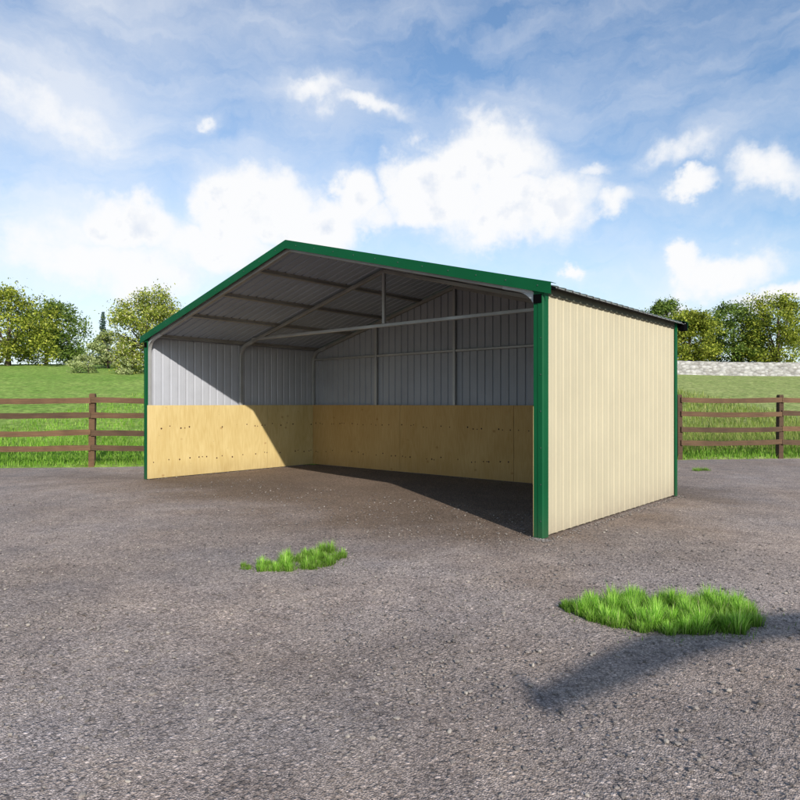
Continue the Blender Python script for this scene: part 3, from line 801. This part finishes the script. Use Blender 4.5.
for x, y, rx, ry, wt in CL:
    uu, vv = ang(x, y)
    s = nd(nt, 'ShaderNodeVectorMath', operation='SUBTRACT'); lk(nt, UV, s.inputs[0]); s.inputs[1].default_value = (uu, vv, 0)
    q = nd(nt, 'ShaderNodeVectorMath', operation='MULTIPLY'); lk(nt, s.outputs[0], q.inputs[0]); q.inputs[1].default_value = (FPX/rx*.8, FPX/ry*.8, 0)
    ln = nd(nt, 'ShaderNodeVectorMath', operation='LENGTH'); lk(nt, q.outputs[0], ln.inputs[0])
    mr = nd(nt, 'ShaderNodeMapRange', interpolation_type='SMOOTHSTEP'); lk(nt, ln.outputs['Value'], mr.inputs[0])
    mr.inputs[1].default_value = 0; mr.inputs[2].default_value = 1.25; mr.inputs[3].default_value = wt; mr.inputs[4].default_value = 0
    dens = mr.outputs[0] if dens is None else mth(nt, 'MAXIMUM', dens, mr.outputs[0])
# elsewhere in the sky: loose clouds at random
away = nd(nt, 'ShaderNodeMapRange', interpolation_type='SMOOTHSTEP'); lk(nt, mth(nt, 'ABSOLUTE', u_), away.inputs[0]); away.inputs[1].default_value = .55; away.inputs[2].default_value = .9
gen = noise_tex(nt, dirn, 2.4, 3, .5)
dens = mth(nt, 'MAXIMUM', dens, mth(nt, 'MULTIPLY', away.outputs[0], ramp(nt, gen.outputs['Fac'], [(.58, 0), (.76, .7)])))
fb = noise_tex(nt, dirn, 9, 9, .62); fb2 = noise_tex(nt, dirn, 26, 6, .6)
dn = mth(nt, 'ADD', dens, mth(nt, 'ADD', mth(nt, 'MULTIPLY', mth(nt, 'SUBTRACT', fb.outputs['Fac'], .5), 1.15), mth(nt, 'MULTIPLY', mth(nt, 'SUBTRACT', fb2.outputs['Fac'], .5), .35)))
al = nd(nt, 'ShaderNodeMapRange', interpolation_type='SMOOTHSTEP'); lk(nt, dn, al.inputs[0]); al.inputs[1].default_value = .26; al.inputs[2].default_value = .74
# thin veil: streaky cirrus, thickest towards the left of the view
str_ = nd(nt, 'ShaderNodeMapping'); lk(nt, UV, str_.inputs['Vector']); str_.inputs['Rotation'].default_value = (0, 0, math.radians(-28)); str_.inputs['Scale'].default_value = (2.2, 8, 1)
cir = noise_tex(nt, str_.outputs['Vector'], 1.6, 8, .6)
big_ = noise_tex(nt, dirn, 3.1, 5, .55)
lft = nd(nt, 'ShaderNodeMapRange', interpolation_type='SMOOTHSTEP'); lk(nt, u_, lft.inputs[0]); lft.inputs[1].default_value = -.45; lft.inputs[2].default_value = .1; lft.inputs[3].default_value = .2; lft.inputs[4].default_value = 0
vsum = mth(nt, 'ADD', mth(nt, 'ADD', mth(nt, 'MULTIPLY', cir.outputs['Fac'], .75), mth(nt, 'MULTIPLY', big_.outputs['Fac'], .5)), lft.outputs[0])
vsum = mth(nt, 'ADD', vsum, mth(nt, 'MULTIPLY', dens, .25))
veil = mth(nt, 'MULTIPLY', ramp(nt, vsum, [(.56, 0), (1.0, 1)]), .66)
veil = mth(nt, 'MULTIPLY', veil, mth(nt, 'SUBTRACT', 1, mth(nt, 'MULTIPLY', away.outputs[0], .7)))
alpha = mth(nt, 'ADD', al.outputs[0], mth(nt, 'MULTIPLY', veil, mth(nt, 'SUBTRACT', 1, al.outputs[0])))
alpha = mth(nt, 'MULTIPLY', alpha, .97)
# shading: billows lit from above, greyer blue hollows and undersides
def shifted(dz):
    n_ = nd(nt, 'ShaderNodeVectorMath', operation='ADD'); lk(nt, dirn, n_.inputs[0]); n_.inputs[1].default_value = (RT.x*.4*dz, RT.y*.4*dz, dz); return n_.outputs[0]
lo_ = noise_tex(nt, dirn, 11, 5, .58); hi_ = noise_tex(nt, shifted(.028), 11, 5, .58)
bil = mth(nt, 'MULTIPLY', mth(nt, 'SUBTRACT', lo_.outputs['Fac'], hi_.outputs['Fac']), 2.6)
soft_ = noise_tex(nt, dirn, 5, 4, .5)
lum = mth(nt, 'ADD', mth(nt, 'ADD', bil, mth(nt, 'MULTIPLY', mth(nt, 'SUBTRACT', soft_.outputs['Fac'], .5), 1.6)), .62)
sh = nd(nt, 'ShaderNodeMapRange', interpolation_type='SMOOTHSTEP'); lk(nt, lum, sh.inputs[0]); sh.inputs[1].default_value = .1; sh.inputs[2].default_value = .75
inn = nd(nt, 'ShaderNodeMapRange', interpolation_type='SMOOTHSTEP'); lk(nt, dn, inn.inputs[0]); inn.inputs[1].default_value = .62; inn.inputs[2].default_value = 1.15
rim = mth(nt, 'SUBTRACT', 1, inn.outputs[0])
shf = mth(nt, 'ADD', sh.outputs[0], mth(nt, 'MULTIPLY', rim, .85), clamp=True)
ccol = mix(nt, shf, (.74, .80, .905), (.99, .99, .995))
skyc = mix(nt, 1, sky.outputs[0], (SKYS, SKYS, SKYS), 'MULTIPLY')
skyc = mix(nt, 1, skyc, (1.0, 1.12, 1.22), 'MULTIPLY')
hz = nd(nt, 'ShaderNodeMapRange', interpolation_type='SMOOTHSTEP'); lk(nt, v_, hz.inputs[0]); hz.inputs[1].default_value = 0; hz.inputs[2].default_value = .34; hz.inputs[3].default_value = .55; hz.inputs[4].default_value = 0
hzf = mth(nt, 'MULTIPLY', hz.outputs[0], mth(nt, 'SUBTRACT', 1, mth(nt, 'MULTIPLY', away.outputs[0], .8)))
skyc = mix(nt, hzf, skyc, (.78, .88, .98))
lk(nt, mix(nt, alpha, skyc, ccol), bg.inputs['Color']); bg.inputs['Strength'].default_value = 1.0

sd = bpy.data.lights.new('sun', 'SUN'); sd.energy = 5.0; sd.angle = math.radians(.55); sd.color = (1, .95, .87)
so = bpy.data.objects.new('sun', sd); COL.objects.link(so); so.rotation_euler = SUN.to_track_quat('Z', 'Y').to_euler()

cd = bpy.data.cameras.new('camera'); co = bpy.data.objects.new('camera', cd); COL.objects.link(co)
cd.sensor_width = 36; cd.lens = 36*FPX/800; cd.shift_y = (HZ-400)/800; cd.clip_start = .05; cd.clip_end = 3000
co.location = CAM; co.rotation_euler = (math.pi/2, 0, YAW)
sc.camera = co
sc.view_settings.view_transform = 'Standard'; sc.view_settings.look = 'None'; sc.view_settings.exposure = 0; sc.view_settings.gamma = 1
sc.cycles.max_bounces = 8; sc.cycles.diffuse_bounces = 1
